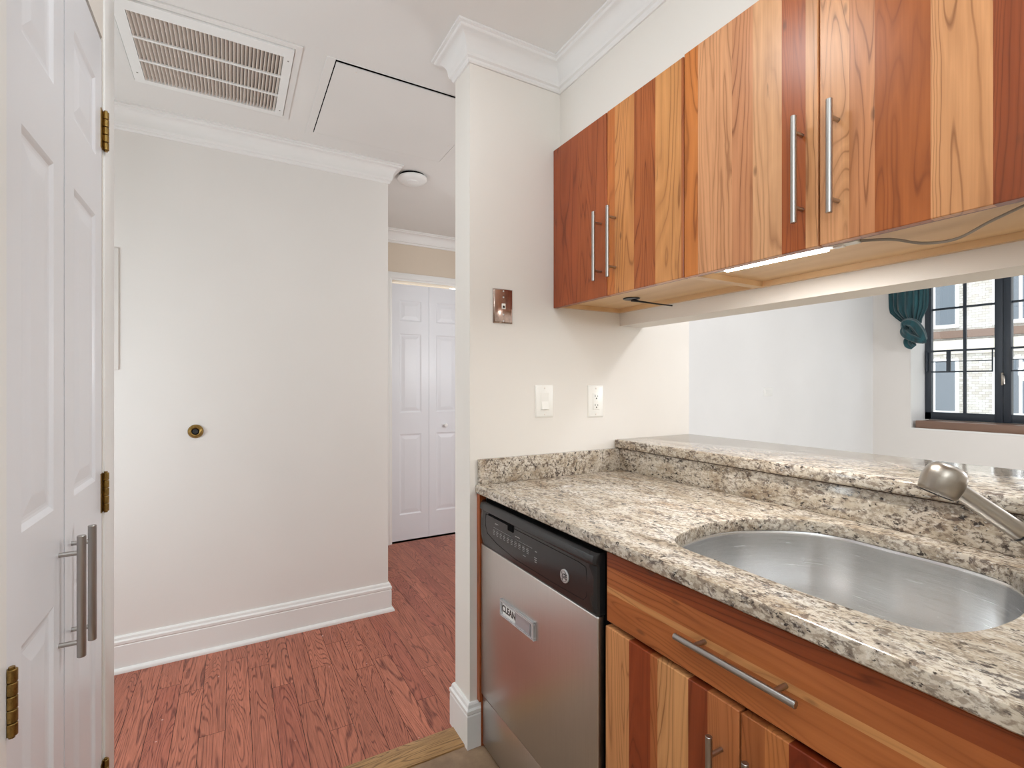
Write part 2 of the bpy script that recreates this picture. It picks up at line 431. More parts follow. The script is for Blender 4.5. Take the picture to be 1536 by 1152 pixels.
ZC = 2.49; YW = 1.574; YE = 1.702; XE = .7226; XS = 1.1075; XB = 1.4127; XB2 = 1.5421; XD = 1.075; XL = -.26
YH = 2.75; XH = .7593; YC = 3.872; YF = 2.47; XW = 5.5; XFR = 5.78

# ------------------------------------------------------------------ setting
VH = (-.318, .176, 1.972, 2.43)          # vent opening in the ceiling
AH = (.336, .985, 1.932, 2.545)          # access hatch opening
bm = nb(); slab_holed(bm, (0, 0, ZC), (1, 0, 0), (0, 1, 0), (0, 0, -1), (-1.75, 6.0), (-2.1, 4.1), [VH, AH], .02)
struct('ceiling', bm, M['ceil'])

bm = nb(); bx(bm, -1.6, XB, -2.0, 1.585, -.05, 0); struct('floor_kitchen', bm, M['tile'])
# oak floor: strips running away from the kitchen
bm = nb(); info = []
def strip_area(x0, x1, y0, y1, wd):
    x = x0
    while x < x1 - 1e-4:
        xe = min(x+wd, x1); y = y0 - random.uniform(0, .8)
        while y < y1:
            ye = y + random.uniform(.45, 1.35); a, b = max(y, y0), min(ye, y1)
            if b > a + 1e-4:
                g = .0009
                bm.faces.new([bm.verts.new(p) for p in ((x+g, a+g, 0), (xe-g, a+g, 0), (xe-g, b-g, 0), (x+g, b-g, 0))])
                info.append(((x+xe)/2, (a+b)/2))
            y = ye
        x = xe
strip_area(-1.6, 2.45, 1.68, YC+.05, .083); 
bx(bm, -1.6, 2.45, 1.6, YC+.1, -.05, -.0012)
fl = struct('floor_hall', bm, M['oakred'])
bm = nb(); bx(bm, 2.45, 5.5, -2.0, YF, -.05, 0); bx(bm, XB2, 2.45, -2.0, 1.6, -.05, 0); struct('floor_living', bm, paint('neutral_bounce_floor', (190, 184, 174), .95, .4, 400))  # unseen floor; its pale surface is made up to cut red bounce light
random.seed(11)
def fl_fn(c):
    if c.z < -.0006: return (50, 24, 20), (0, 0, 0)
    t = random.random(); k_ = random.uniform(-1, 1)
    base = (178+6*k_, 109+5*k_, 87+4*k_)
    if t > .85: base = (168, 98, 79)
    return base, (random.uniform(0, 30), random.uniform(0, 30), random.uniform(0, 9))
set_boards(fl, fl_fn)
bm = nb(); bx(bm, -.37, XE+.012, 1.582, 1.688, -.03, .006, .003)
th = struct('trim_4', bm, M['oakgold'], True); set_boards(th, lambda c: ((176, 138, 92), (3.3, 1, 2)))

# walls
bm = nb(); bx(bm, XE, 1.831, YW, YE, 0, ZC); struct('wall_back', bm, M['wall'])
bm = nb(); bx(bm, XB, XB2, -2.0, YW, 1.5121, ZC); struct('wall_header', bm, M['wall'])
bm = nb(); bx(bm, XB+.004, XB2, -2.0, YW, 0, 1.004); struct('wall_half', bm, M['wall'])
bm = nb(); bx(bm, XS, XB, -2.0, YW, 2.169, ZC); struct('wall_soffit', bm, M['wall'])
bm = nb(); bx(bm, -1.7, XH, YH, YH+.12, 0, ZC); bx(bm, XH-.12, XH, YH+.12, YC+.12, 0, ZC); struct('wall_hall', bm, M['hallwall'])
bm = nb(); slab_holed(bm, (0, YC, 0), (1, 0, 0), (0, 0, 1), (0, -1, 0), (XH, 2.57), (0, ZC), [(1.095, 1.725, 0, 2.105)], .12); struct('wall_closet', bm, M['closetwall'])
bm = nb(); bx(bm, 1.0, 1.8, YC+.5, YC+.55, 0, 2.3); struct('wall_closet_back', bm, M['closetwall'])
bm = nb(); bx(bm, 2.45, 2.57, YF, YC, 0, ZC); bx(bm, 2.57, XFR+.1, YF, YF+.12, 0, ZC); struct('wall_living', bm, M['livwall'])
bm = nb(); slab_holed(bm, (XW, 0, 0), (0, 1, 0), (0, 0, 1), (-1, 0, 0), (-2.1, YF), (0, ZC), [(.50, 2.162, .862, 2.36)], .34); struct('wall_window', bm, M['hallwall'])
bm = nb(); bx(bm, -1.7, 5.84, -2.12, -2.0, 0, ZC); struct('wall_behind', bm, M['wall'])
bm = nb(); slab_holed(bm, (XL, 0, 0), (0, 1, 0), (0, 0, 1), (1, 0, 0), (.55, 1.50), (0, ZC), [(.885, 1.447, 0, 2.062)], .11)
bx(bm, -1.7, XL-.11, .55, .66, 0, ZC); bx(bm, -.95, -.85, .66, 1.5, 0, ZC); bx(bm, -.95, XL-.11, 1.40, 1.5, 0, ZC); struct('wall_left', bm, M['wall'])
bm = nb(); bx(bm, -1.7, -1.6, -2.0, YH, 0, ZC); struct('wall_entry', bm, M['hallwall'])
# white jamb strip on the wall end beside the pantry door
bm = nb(); bx(bm, XL-.12, XL+.004, 1.455, 1.555, 0, ZC, .003); struct('trim_5', bm, M['trim'], True)

# crown moulding
def crown_prof():
    p = [(0, ZC), (0, ZC-.097), (.006, ZC-.097), (.010, ZC-.092), (.011, ZC-.084), (.018, ZC-.080), (.019, ZC-.074)]
    for i in range(9):
        a = i/8*math.pi/2
        p.append((.021+.036*(1-math.cos(a)), ZC-.070+.052*math.sin(a)))
    p += [(.060, ZC-.016), (.062, ZC-.010), (.070, ZC-.008), (.070, ZC)]
    return p
struct('trim_1', sweep([(XS, -2.0), (XS, YW), (XE, YW), (XE, YE), (2.45-.3, YE)][:4]+[(1.83, YE)], crown_prof()), M['crown'], 20)
struct('trim_2', sweep([(2.45, YC), (XH, YC), (XH, YH), (-1.6, YH)], crown_prof()), M['crown'], 20)
def base_prof(h=.152, shoe=True):
    p = [(0, 0)]
    if shoe:
        p += [(.030, 0)] + [(.016+.014*math.cos(a), .004+.016*math.sin(a)) for a in [i/5*math.pi/2 for i in range(6)]]
    else: p += [(.016, 0)]
    p += [(.016, h-.042), (.0135, h-.038), (.0175, h-.033), (.0175, h-.022), (.012, h-.016), (.010, h-.006), (.006, h), (0, h)]
    return p
struct('baseboard_back', sweep([(.792, YW), (XE, YW), (XE, YE), (1.83, YE)], base_prof(.155, False)), M['trim'], 20)
struct('baseboard_hall', sweep([(XH, YC), (XH, YH), (-1.6, YH)], base_prof(.157)), M['trim'], 20)
struct('baseboard_closet', sweep([(1.04, YC), (XH, YC)], base_prof(.15)), M['trim'], 20)
struct('baseboard_living', sweep([(XW, -2.0), (XW, YF), (2.57, YF)], base_prof(.14)), M['trim'], 20)
# closet door casing
bm = nb()
def cas_prof(w_, d_=.018): return [(0, 0), (0, d_*.5), (w_*.15, d_*.6), (w_*.3, d_), (w_*.8, d_), (w_, d_*.75), (w_, 0)]
def casing(bm, xa, xb, zt, wd, y):
    # left, head, right with mitres; offset outward from opening
    pts = [(xa, 0, -1, 0), (xa, zt, -1, 1), (xb, zt, 1, 1), (xb, 0, 1, 0)]; rings = []
    for px, pz, sx, sz in pts: rings.append([bm.verts.new((px+sx*o, y-d, pz+sz*o)) for o, d in cas_prof(wd)])
    m = len(rings[0])
    for a, b in zip(rings[:-1], rings[1:]):
        for i in range(m): bm.faces.new((a[i], b[i], b[(i+1) % m], a[(i+1) % m]))
    bm.faces.new(rings[0]); bm.faces.new(rings[-1][::-1])
casing(bm, 1.099, 1.721, 2.098, .062, YC); struct('trim_3', bm, M['trim'], 20)

# ---- closet bifold door
d1 = struct_empty('door_1', (1.41, YC, 0))
def std_panels(wd, m, zs): return [(m, wd-m, a, b) for a, b in zs]
for i, x0 in enumerate((1.103, 1.413)):
    wd = .306 if i else .308
    bm = panel_door((x0, YC+.012, .012), (1, 0, 0), (0, 0, 1), (0, -1, 0), wd, 2.062, .03, std_panels(wd, .062, ((.205, .855), (1.025, 1.665), (1.765, 1.935))))
    lf = obj('door_leaf', bm, M['door'], d1)
bm = nb(); lathe(bm, (1.553, YC+.012, .925), (0, -1, 0), [(0, .013), (.004, .013), (.006, .006), (.016, .007), (.020, .014), (.028, .016), (.034, .012), (.036, 0)], 20)
obj('door_knob', bm, M['trim'], d1, True)

# ---- pantry doors at the left, two panelled leaves in the plane of the left wall
d2 = struct_empty('door_2', (XL, 1.16, 0))
for i, (ya, yb) in enumerate(((.893, 1.150), (1.156, 1.440))):
    wd = yb-ya
    bm = panel_door((XL, ya, .012), (0, 1, 0), (0, 0, 1), (1, 0, 0), wd, 2.036, .03, std_panels(wd, .058 if i else .056, ((.20, .885), (1.045, 1.625), (1.755, 1.925))))
    lf = obj('door_leaf', bm, M['door'], d2)
    hy = 1.122 if i == 0 else 1.198
    hb = nb(); xb = XL+.030
    z0, z1 = (.791, 1.003) if i == 0 else (.775, 1.0)
    if i: z0, z1 = .786, 1.002
    cyl(hb, (xb, hy, z0), (xb, hy, z1), .0066, 20, 0, .0008)
    for z in (z0+.026, z1-.030): cyl(hb, (XL-.0005, hy, z), (xb, hy, z), .0042, 14)
    obj('door_handle', hb, M['steel'], lf, True, 'brushed steel bar handle')
bm = nb(); bx(bm, XL-.08, XL+.002, .79, .889, 0, ZC-.001); obj('door_jamb', bm, M['trim'], d2)
def hinge(y, z, parent, w_=.012, s=1):
    hb = nb(); n = 5; L = .089/n
    bx(hb, XL-.001, XL+.0015, y-.020, y+.0, z-.0445, z+.0445)
    for q in range(n): cyl(hb, (XL+.006, y, z-.0445+q*L+.0006), (XL+.006, y, z-.0445+(q+1)*L-.0006), .0062, 14, 0, .0008)
    cyl(hb, (XL+.006, y, z-.047), (XL+.006, y, z+.047), .0035, 10)
    obj('door_hinge', hb, M['brass'], parent, True, 'aged brass butt hinge')
for z in (1.85, 1.02, .36): hinge(1.449, z, d2)
for z in (1.85, .847): hinge(.893, z, d2)

def screws(parent, pts, d, mat, r_=.0034, nm='screw'):
    for p in pts:
        q = nb(); lathe(q, p, d, [(0, r_), (.0012, r_*.9), (.002, 0)], 12); obj(nm, q, mat, parent, True)
# ------------------------------------------------------------------ ceiling things
t = thing('ceiling_vent', 'white louvred return air grille in the ceiling above the hall', 'vent', (-.07, 2.2, ZC))
bm = nb(); slab_holed(bm, (0, 0, ZC-.012), (1, 0, 0), (0, 1, 0), (0, 0, -1), (-.338, .196), (1.948, 2.452), [(-.303, .165, 2.000, 2.425)], .0135)
bx(bm, -.303, .165, 2.136, 2.147, ZC-.012, ZC-.006); bx(bm, -.303, .165, 2.279, 2.290, ZC-.012, ZC-.006)
obj('vent_frame', bm, M['trim'], t)
bm = nb(); n = 37
for i in range(n):
    x = -.303 + (i+.5)*(.468/n)
    p = [(x-.0052, ZC-.0100), (x-.0042, ZC-.0112), (x+.0050, ZC-.001), (x+.0040, ZC+.0002)]
    a = [bm.verts.new((q[0], 2.000, q[1])) for q in p]; b = [bm.verts.new((q[0], 2.425, q[1])) for q in p]
    for k_ in range(4): bm.faces.new((a[k_], b[k_], b[(k_+1) % 4], a[(k_+1) % 4]))
    bm.faces.new(a); bm.faces.new(b[::-1])
k = N('dusty_louvre'); k.set(Base_Color=lin((232, 224, 216)), Roughness=.6); M['louvre'] = k.m
obj('vent_slats', bm, M['louvre'], t)
bm = nb(); bx(bm, -.340, .198, 1.950, 2.450, ZC+.0205, ZC+.16); bx(bm, -.316, .174, 1.974, 2.428, ZC+.009, ZC+.0215)
M['duct'] = plain('grey_void', (120, 108, 102), .8); obj('vent_void_box', bm, M['duct'], t)  # grey box stands in for the shaded duct space behind the slats
screws(t, [(x, y, ZC-.012) for x, y in ((.181, 2.02), (-.322, 2.38), (.181, 2.40))], (0, 0, -1), M['steel'])

bm = nb(); slab_holed(bm, (0, 0, ZC-.006), (1, 0, 0), (0, 1, 0), (0, 0, -1), (-.364, .222), (1.922, 2.478), [(-.341, .199, 1.945, 2.455)], .0055); obj('vent_surround', bm, M['ceil'], t)
t = thing('access_panel', 'white ceiling hatch with a black gap along its near edge', 'hatch', (.66, 2.24, ZC))
bm = nb(); bx(bm, .342, .982, 1.949, 2.543, ZC-.004, ZC-.0005); o = obj('hatch_cover', bm, M['ceil'], t)
screws(t, [(x, y, ZC-.004) for x, y in ((.42, 1.975), (.74, 1.965), (.96, 2.35), (.62, 1.97))], (0, 0, -1), M['louvre'])
bm = nb(); bx(bm, .330, .992, 1.926, 2.551, ZC+.0205, ZC+.10); bx(bm, .3365, .9845, 1.9325, 2.5445, ZC+.006, ZC+.021); obj('hatch_void', bm, M['blackmat'], t, label='dark opening behind the hatch')
bm = nb(); slab_holed(bm, (0, 0, ZC-.004), (1, 0, 0), (0, 1, 0), (0, 0, -1), (.306, 1.015), (1.932, 2.575), [(.337, .984, 1.933, 2.544)], .0055)
obj('hatch_frame', bm, M['ceil'], t)

t = thing('smoke_detector', 'round white smoke detector hanging loose below the hall ceiling', 'smoke detector', (.925, 2.80, ZC))
bm = nb(); lathe(bm, (.915, 2.80, ZC-.001), (.02, -.03, -1), [(0, .074), (.012, .074), (.014, .06)], 32); obj('detector_base', bm, M['blackmat'], t, True, 'black disc painted in for the shaded gap above the cover')  # black colour stands in for shade in the gap under the ceiling
bm = nb(); lathe(bm, (.915, 2.80, ZC-.013), (.03, -.03, -1), [(0, .078), (.003, .085), (.012, .086), (.018, .080), (.022, .060), (.024, .034), (.027, .031), (.028, 0)], 48)
obj('detector_cover', bm, M['trim'], t, True)

# ------------------------------------------------------------------ hall wall things
t = thing('wall_door_stop', 'round brass wall bumper with black rubber centre on the beige hall wall', 'door stop', (-.151, YH, 1.045))
c = (-.151, YH, 1.047)
bm = nb(); lathe(bm, c, (0, -1, 0), [(0, .031), (.004, .032), (.010, .029), (.016, .022), (.019, .019), (.018, .0158), (.010, .0152)], 36, False); obj('brass_ring', bm, M['brass'], t, True)
bm = nb(); lathe(bm, c, (0, -1, 0), [(0, .0150), (.012, .0145), (.017, .011), (.0175, .005), (.016, 0)], 28); obj('rubber_bumper', bm, M['rubber'], t, True, 'black rubber bumper')

t = thing('breaker_panel', 'white painted breaker panel cover on the hall wall beside the pantry door', 'breaker panel', (-.60, YH, 1.33))
bm = nb(); bx(bm, -.78, -.437, YH-.008, YH, 1.331, 1.869, .003); obj('panel_cover', bm, M['hallwall'], t, True)
bm = nb(); bx(bm, -.74, -.478, YH-.013, YH-.007, 1.38, 1.82, .002); obj('panel_door', bm, M['hallwall'], t, True)
screws(t, [(-.457, YH-.008, z) for z in (1.43, 1.72)], (0, -1, 0), M['plastic'])

# ------------------------------------------------------------------ wall plates on the switch wall
def plate(bm, x0, x1, z0, z1, y, th=.006):
    def ring(i, d): return [bm.verts.new((a, y-d, b)) for a, b in ((x0+i, z0+i), (x1-i, z0+i), (x1-i, z1-i), (x0+i, z1-i))]
    R = [ring(0, 0), ring(0, .002), ring(.0035, th-.001), ring(.006, th)]
    for a, b in zip(R[:-1], R[1:]):
        for i in range(4): bm.faces.new((a[i], a[(i+1) % 4], b[(i+1) % 4], b[i]))
    bm.faces.new(R[-1]); bm.faces.new(R[0][::-1])
# phone plate
t = thing('phone_jack_plate', 'worn chrome phone jack plate high on the white kitchen wall', 'phone jack', (.853, YW, 1.485))
bm = nb(); plate(bm, .813, .893, 1.489, 1.613, YW, .007); obj('cover_plate', bm, M['chrome'], t, True)
bm = nb(); bx(bm, .846, .861, YW-.009, YW-.006, 1.540, 1.560, .001); obj('jack_insert', bm, M['plastic'], t)
bm = nb(); cyl(bm, (.8535, YW-.0096, 1.548), (.8535, YW-.0085, 1.548), .0045, 14); obj('jack_hole', bm, M['plastic_hole'], t)
screws(t, [(.853, YW-.007, z) for z in (1.605, 1.583, 1.520, 1.497)], (0, -1, 0), M['silver'])
# rocker switch
t = thing('light_switch', 'white rocker light switch on the kitchen wall left of the outlet', 'light switch', (1.032, YW, 1.14))
bm = nb(); plate(bm, .992, 1.073, 1.142, 1.265, YW); obj('cover_plate', bm, M['plastic'], t, True)
bm = nb(); bx(bm, 1.013, 1.052, YW-.0064, YW-.0055, 1.168, 1.239)
bx(bm, 1.0145, 1.0505, YW-.0075, YW-.006, 1.170, 1.237, .0008)
v = [bm.verts.new(p) for p in ((1.0175, YW-.007, 1.205), (1.0475, YW-.007, 1.205), (1.0475, YW-.013, 1.173), (1.0175, YW-.013, 1.173), (1.0475, YW-.007, 1.173), (1.0175, YW-.007, 1.173),
                                (1.0175, YW-.009, 1.234), (1.0475, YW-.009, 1.234))]
for f in ((0, 1, 2, 3), (3, 2, 4, 5), (0, 3, 5), (1, 4, 2), (0, 6, 7, 1)): bm.faces.new([v[i] for i in f])
obj('rocker', bm, M['plastic'], t)
screws(t, [(1.0325, YW-.006, z) for z in (1.253, 1.154)], (0, -1, 0), M['louvre'])
# duplex outlet
t = thing('wall_outlet', 'white duplex power outlet on the kitchen wall above the short backsplash', 'outlet', (1.28, YW, 1.13))
bm = nb(); plate(bm, 1.242, 1.320, 1.135, 1.263, YW); obj('cover_plate', bm, M['plastic'], t, True)
rc = nb(); bx(rc, 1.2645, 1.2975, YW-.0085, YW-.0055, 1.165, 1.233, .0015); rec = obj('receptacle', rc, M['plastic'], t, True)
bm = nb()
for zc in (1.217, 1.181):
    for dx, h2 in ((-.0065, .0075), (.0065, .0055)): bx(bm, 1.281+dx-.0012, 1.281+dx+.0012, YW-.0090, YW-.0082, zc, zc+h2)
    cyl(bm, (1.281, YW-.0090, zc-.006), (1.281, YW-.0082, zc-.006), .0028, 12)
obj('receptacle_slots', bm, M['plastic_hole'], rec)
screws(t, [(1.281, YW-.006, z) for z in (1.251, 1.147)], (0, -1, 0), M['louvre'])
# jack on far wall
sX = YF/2.7
t = thing('cable_jack_plate', 'small white wall plate on the far white living room wall', 'wall plate', (3.80, YF, 1.17))
bm = nb(); plate(bm, 3.745, 3.860, 1.172, 1.244, YF); obj('cover_plate', bm, M['trim'], t, True)
bm = nb(); bx(bm, 3.775, 3.830, YF-.009, YF-.005, 1.190, 1.226, .001); obj('jack_insert', bm, M['trim'], t)

# ------------------------------------------------------------------ granite
OUT = [(.896, .806), (.862, .775), (.849, .727), (.850, .66), (.850, .60), (.848, .54), (.846, .48), (.849, .43), (.853, .385), (.862, .338), (.887, .307), (.939, .285), (1.00, .275), (1.071, .274), (1.17, .290),
       (1.252, .320), (1.303, .362), (1.326, .425), (1.330, .482), (1.330, .542), (1.333, .60), (1.331, .66), (1.312, .715), (1.279, .755), (1.226, .795), (1.156, .828), (1.08, .842), (1.016, .838), (.95, .826)]
def closed_smooth(pts, n=4):
    out = []; m = len(pts)
    for i in range(m):
        P = [Vector(pts[(i+j-1) % m]) for j in range(4)]
        for k_ in range(n):
            t_ = k_/n
            out.append(.5*((2*P[1]) + (-P[0]+P[2])*t_ + (2*P[0]-5*P[1]+4*P[2]-P[3])*t_*t_ + (-P[0]+3*P[1]-3*P[2]+P[3])*t_**3))
    return out
RIM = closed_smooth(OUT)
CEN = Vector((1.09, .56))
def offs(loop, d):
    m = len(loop); out = []
    for i in range(m):
        a = loop[(i-2) % m]; b = loop[(i+2) % m]; tg = (b-a).normalized(); n_ = Vector((-tg.y, tg.x))
        if n_.dot(loop[i]-CEN) < 0: n_ = -n_
        out.append(loop[i] + n_*d)
    return out
CT = .914; CB = .884; YR = -.45
bm = nb()
def ring3(loop, z): return [bm.verts.new((p.x, p.y, z)) for p in loop]
inner = [ring3(offs(RIM, 0), CB), ring3(offs(RIM, 0), CT-.004), ring3(offs(RIM, .0012), CT-.0012), ring3(offs(RIM, .004), CT)]
for a, b in zip(inner[:-1], inner[1:]):
    for i in range(len(a)): bm.faces.new((a[i], b[i], b[(i+1) % len(a)], a[(i+1) % len(a)]))
XF = .7444
def orect(x0, z): return [bm.verts.new(p) for p in ((x0, YR, z), (1.412, YR, z), (1.412, YW-.0005, z), (x0, YW-.0005, z))]
outer = [orect(XF+.003, CB), orect(XF, CB+.003), orect(XF, CT-.006), orect(XF+.0018, CT-.0018), orect(XF+.006, CT)]
for a, b in zip(outer[:-1], outer[1:]):
    for i in range(4): bm.faces.new((a[i], a[(i+1) % 4], b[(i+1) % 4], b[i]))
def fill_between(lo, li):
    ed = []
    for L in (lo, li):
        for i in range(len(L)):
            e = bm.edges.get((L[i], L[(i+1) % len(L)])) or bm.edges.new((L[i], L[(i+1) % len(L)])); ed.append(e)
    bmesh.ops.triangle_fill(bm, edges=ed, use_beauty=True)
fill_between(outer[-1], inner[-1]); fill_between(outer[0], inner[0])
tag(obj('countertop', bm, M['granite'], None, 30), 'speckled cream granite countertop around the sink with a D-shaped cutout', 'countertop')
bm = nb(); bx(bm, .752, 1.395, YW-.020, YW-.0005, CT+.0005, 1.003, .0015); tag(obj('backsplash', bm, M['granite'], None, True), 'short granite backsplash slab against the white kitchen wall below the switches', 'backsplash')
bm = nb(); bx(bm, 1.395, 1.4125, YR, YW-.001, CT+.0005, 1.0035, .001); tag(obj('backsplash', bm, M['granite'], None, True), 'long granite backsplash slab behind the sink under the raised bar top', 'backsplash')
bm = nb(); bx(bm, 1.3801, 1.831, YR-.3, YW-.001, 1.0045, 1.0397, .007, seg=3); bt = obj('bar_top', bm, M['granite'], None, True); tag(bt, 'raised glossy granite bar top spanning the pass-through opening', 'bar top')
bm = nb(); bx(bm, 1.3935, 1.3955, YR, YW-.001, 1.0010, 1.0050); obj('caulk_line', bm, M['walnut'], bt, label='thin dark brown caulk line')

# ------------------------------------------------------------------ sink
t = thing('kitchen_sink', 'undermount brushed stainless D-shaped sink bowl in the granite countertop', 'sink', (1.09, .56, .69))
bm = nb(); loops = []
for d, z in ((.020, CB-.0008), (.0035, CB-.0008), (.0018, CB-.003), (.001, CB-.010), (-.002, CB-.05), (-.006, CB-.12), (-.012, CB-.170), (-.020, CB-.188), (-.036, CB-.198), (-.06, CB-.202), (-.11, CB-.204)):
    loops.append(ring3(offs(RIM, d), z))
for a, b in zip(loops[:-1], loops[1:]):
    for i in range(len(a)): bm.faces.new((a[i], b[i], b[(i+1) % len(a)], a[(i+1) % len(a)]))
bm.faces.new(loops[-1])
obj('sink_bowl', bm, M['sink'], t, 50)
bm = nb(); lathe(bm, (1.13, .56, CB-.2035), (0, 0, 1), [(0, .057), (.003, .055), (.003, .044), (-.004, .040), (-.004, 0)], 36); obj('sink_drain', bm, M['steel'], t, True)

# ------------------------------------------------------------------ faucet
t = thing('kitchen_faucet', 'satin nickel pull-out faucet reaching over the right end of the sink', 'faucet', (1.345, .262, CT))
P0 = Vector((1.338, .286, .937)); P1 = Vector((1.233, .427, 1.074)); dr = (P1-P0).normalized(); L = (P1-P0).length
bm = nb(); lathe(bm, (1.350, .262, CT+.0005), (0, 0, 1), [(0, .027), (.006, .027), (.009, .024), (.030, .023), (.048, .019), (.056, .010), (.058, 0)], 36)
obj('faucet_body', bm, M['faucet'], t, True)
bm = nb(); lathe(bm, P0-dr*.012, dr, [(0, .012), (.004, .0160), (.05, .0175), (.088, .0178)], 32); obj('spout_socket', bm, M['faucet'], t, True)
bm = nb(); lathe(bm, P0+dr*.0765, dr, [(0, .0165), (0.0, .0180), (.0035, .0180), (.0035, .0165)], 32); obj('rubber_ring', bm, M['rubber'], t, True, 'black rubber ring')
bm = nb(); lathe(bm, P0+dr*.080, dr, [(0, .0174), (.002, .0178), (.04, .0174), (L-.11, .0166), (L-.10, .0168), (L-.09, .0162)], 36); obj('spray_wand', bm, M['faucet'], t, True)
ax = Vector((-.25, .29, -.92)).normalized(); bm = nb()
lathe(bm, P1 - ax*.034 + dr*.004, ax, [(0, 0), (.001, .013), (.004, .0225), (.009, .029), (.017, .0335), (.028, .0355), (.042, .0355), (.054, .0340), (.062, .0320), (.064, .0300)], 40)
o = obj('spray_head', bm, M['faucet'], t, True)
bm = nb(); lathe(bm, P1 - ax*.034 + dr*.004 + ax*.0625, ax, [(0, .0290), (.003, .0285), (.004, .024), (.003, 0)], 32); obj('aerator', bm, M['rubber'], o, True, 'dark aerator face')
bm = nb(); tube(bm, smooth_path([(1.372, .250, CT+.052), (1.374, .228, CT+.066), (1.372, .190, CT+.085), (1.368, .150, CT+.10)]), [.006]*25, 12); obj('lever_handle', bm, M['faucet'], t, True)

# ------------------------------------------------------------------ cabinets
def bar_handle(parent, x, y0, y1, z0, z1, root, posts, r=.006):
    hb = nb()
    if abs(y1-y0) < 1e-6:
        cyl(hb, (x, y0, z0), (x, y0, z1), r, 24, 0, .0007)
        for z in posts: cyl(hb, (root, y0, z), (x, y0, z), .0042, 14)
    else:
        cyl(hb, (x, y0, z0), (x, y1, z1), r, 24, 0, .0007)
        for y in posts: cyl(hb, (root, y, z0), (x, y, z0), .0045, 14)
    return obj('bar_handle', hb, M['steel'], parent, True, 'brushed steel bar pull')
def board_door(parent, x, th, ya, yb, z0, z1, bl, axis=2, name='cabinet_door', bev=.0015):
    """front at x facing -X, from ya (far, larger) to yb; bl = list of (boundary y or z end, colour)"""
    bm = nb(); hi, lo = max(ya, yb), min(ya, yb)
    bx(bm, x, x+th, lo, hi, z0, z1, bev, seg=1)
    cuts = [b[0] for b in bl[:-1]]
    for c_ in cuts:
        no = (0, 1, 0) if axis == 2 else (0, 0, 1); co = (0, c_, 0) if axis == 2 else (0, 0, c_)
        bmesh.ops.bisect_plane(bm, geom=bm.verts[:]+bm.edges[:]+bm.faces[:], plane_co=co, plane_no=no)
    o = obj(name, bm, M['cherry_z'] if axis == 2 else M['cherry_y'], parent)
    rnd = random.Random(int(abs(ya*1000)+z0*77)); offs_ = [(rnd.uniform(0, 20), rnd.uniform(0, 20), rnd.uniform(0, 20)) for _ in bl]
    def fn(c_):
        v = c_.y if axis == 2 else c_.z
        for i, (e, col) in enumerate(bl):
            if (axis == 2 and v >= e) or (axis == 1 and v >= e): return col, offs_[i]
        return bl[-1][1], offs_[-1]
    set_boards(o, fn); return o
ZUB, ZUT = 1.5628, 2.167
def carcass(t, x0, x1, y0, y1, z0, z1, recess, backrail=True):
    bm = nb(); th = .016
    bx(bm, x0, x1, y0, y0+th, z0, z1); bx(bm, x0, x1, y1-th, y1, z0, z1)
    bx(bm, x1-th, x1, y0+th, y1-th, z0, z1); bx(bm, x0, x1-th, y0+th, y1-th, z1-th, z1)
    bx(bm, x0+.018, x1-th, y0+th, y1-th, z0+recess, z0+recess+th)
    return obj('cabinet_body', bm, M['maple'], t)
def fronts_rail(t, x, y0, y1, z0, z1, col=(120, 52, 26)):
    bm = nb(); bx(bm, x, x+.018, y0, y1, z0, z1)
    o = obj('bottom_rail', bm, M['cherry_y'], t); set_boards(o, lambda c: (col, (1, 2, 3))); return o
# upper unit A
RED = (150, 76, 38); ORG = (196, 116, 58); MID = (172, 96, 50); LIT = (214, 154, 98); LT2 = (216, 164, 122); DRK = (136, 66, 32)
u1 = thing('wall_cabinet', 'cherry wall cabinet nearest the corner, with two bar handles side by side', 'cabinet', (1.24, 1.257, ZUB), 'cherry wall cabinets over the pass-through')
carcass(u1, XD+.021, XB-.001, .942, YW-.001, ZUB+.002, ZUT-.001, .016)
fronts_rail(u1, XD+.0215, .958, YW-.017, ZUB+.0025, ZUB+.020)
a = board_door(u1, XD, .020, YW-.002, 1.263, ZUB-.002, ZUT, [(1.42, (152, 74, 38)), (1.32, (158, 80, 40)), (0, (166, 86, 44))])
bar_handle(a, XD-.033, 1.290, 1.290, 1.611, 1.841, XD, (1.645, 1.805))
a = board_door(u1, XD, .020, 1.259, .943, ZUB-.002, ZUT, [(1.222, ORG), (1.134, (208, 142, 84)), (1.046, MID), (.950, (212, 150, 92)), (0, (176, 100, 54))])
bar_handle(a, XD-.033, 1.219, 1.219, 1.611, 1.839, XD, (1.645, 1.805))
u2 = thing('wall_cabinet', 'cherry wall cabinet nearer the camera, lit from below by the strip light', 'cabinet', (1.24, .58, ZUB), 'cherry wall cabinets over the pass-through')
carcass(u2, XD+.019, XB-.001, .222, .939, ZUB, ZUT-.001, .016)
fronts_rail(u2, XD+.0195, .238, .923, ZUB+.0005, ZUB+.020)
a = board_door(u2, XD-.003, .020, .938, .585, ZUB-.004, ZUT+.001, [(.892, (202, 124, 62)), (.790, (216, 158, 114)), (.734, (208, 146, 104)), (.663, (220, 168, 124)), (.610, (172, 92, 46)), (0, (214, 156, 108))])
bar_handle(a, XD-.036, .617, .617, 1.611, 1.839, XD-.003, (1.645, 1.805))
a = board_door(u2, XD-.003, .020, .581, .223, ZUB-.004, ZUT+.001, [(.524, (212, 154, 108)), (.479, (196, 132, 88)), (.392, (168, 94, 46)), (.310, (208, 150, 102)), (0, (142, 70, 34))])
bar_handle(a, XD-.036, .545, .545, 1.611, 1.839, XD-.003, (1.640, 1.805))

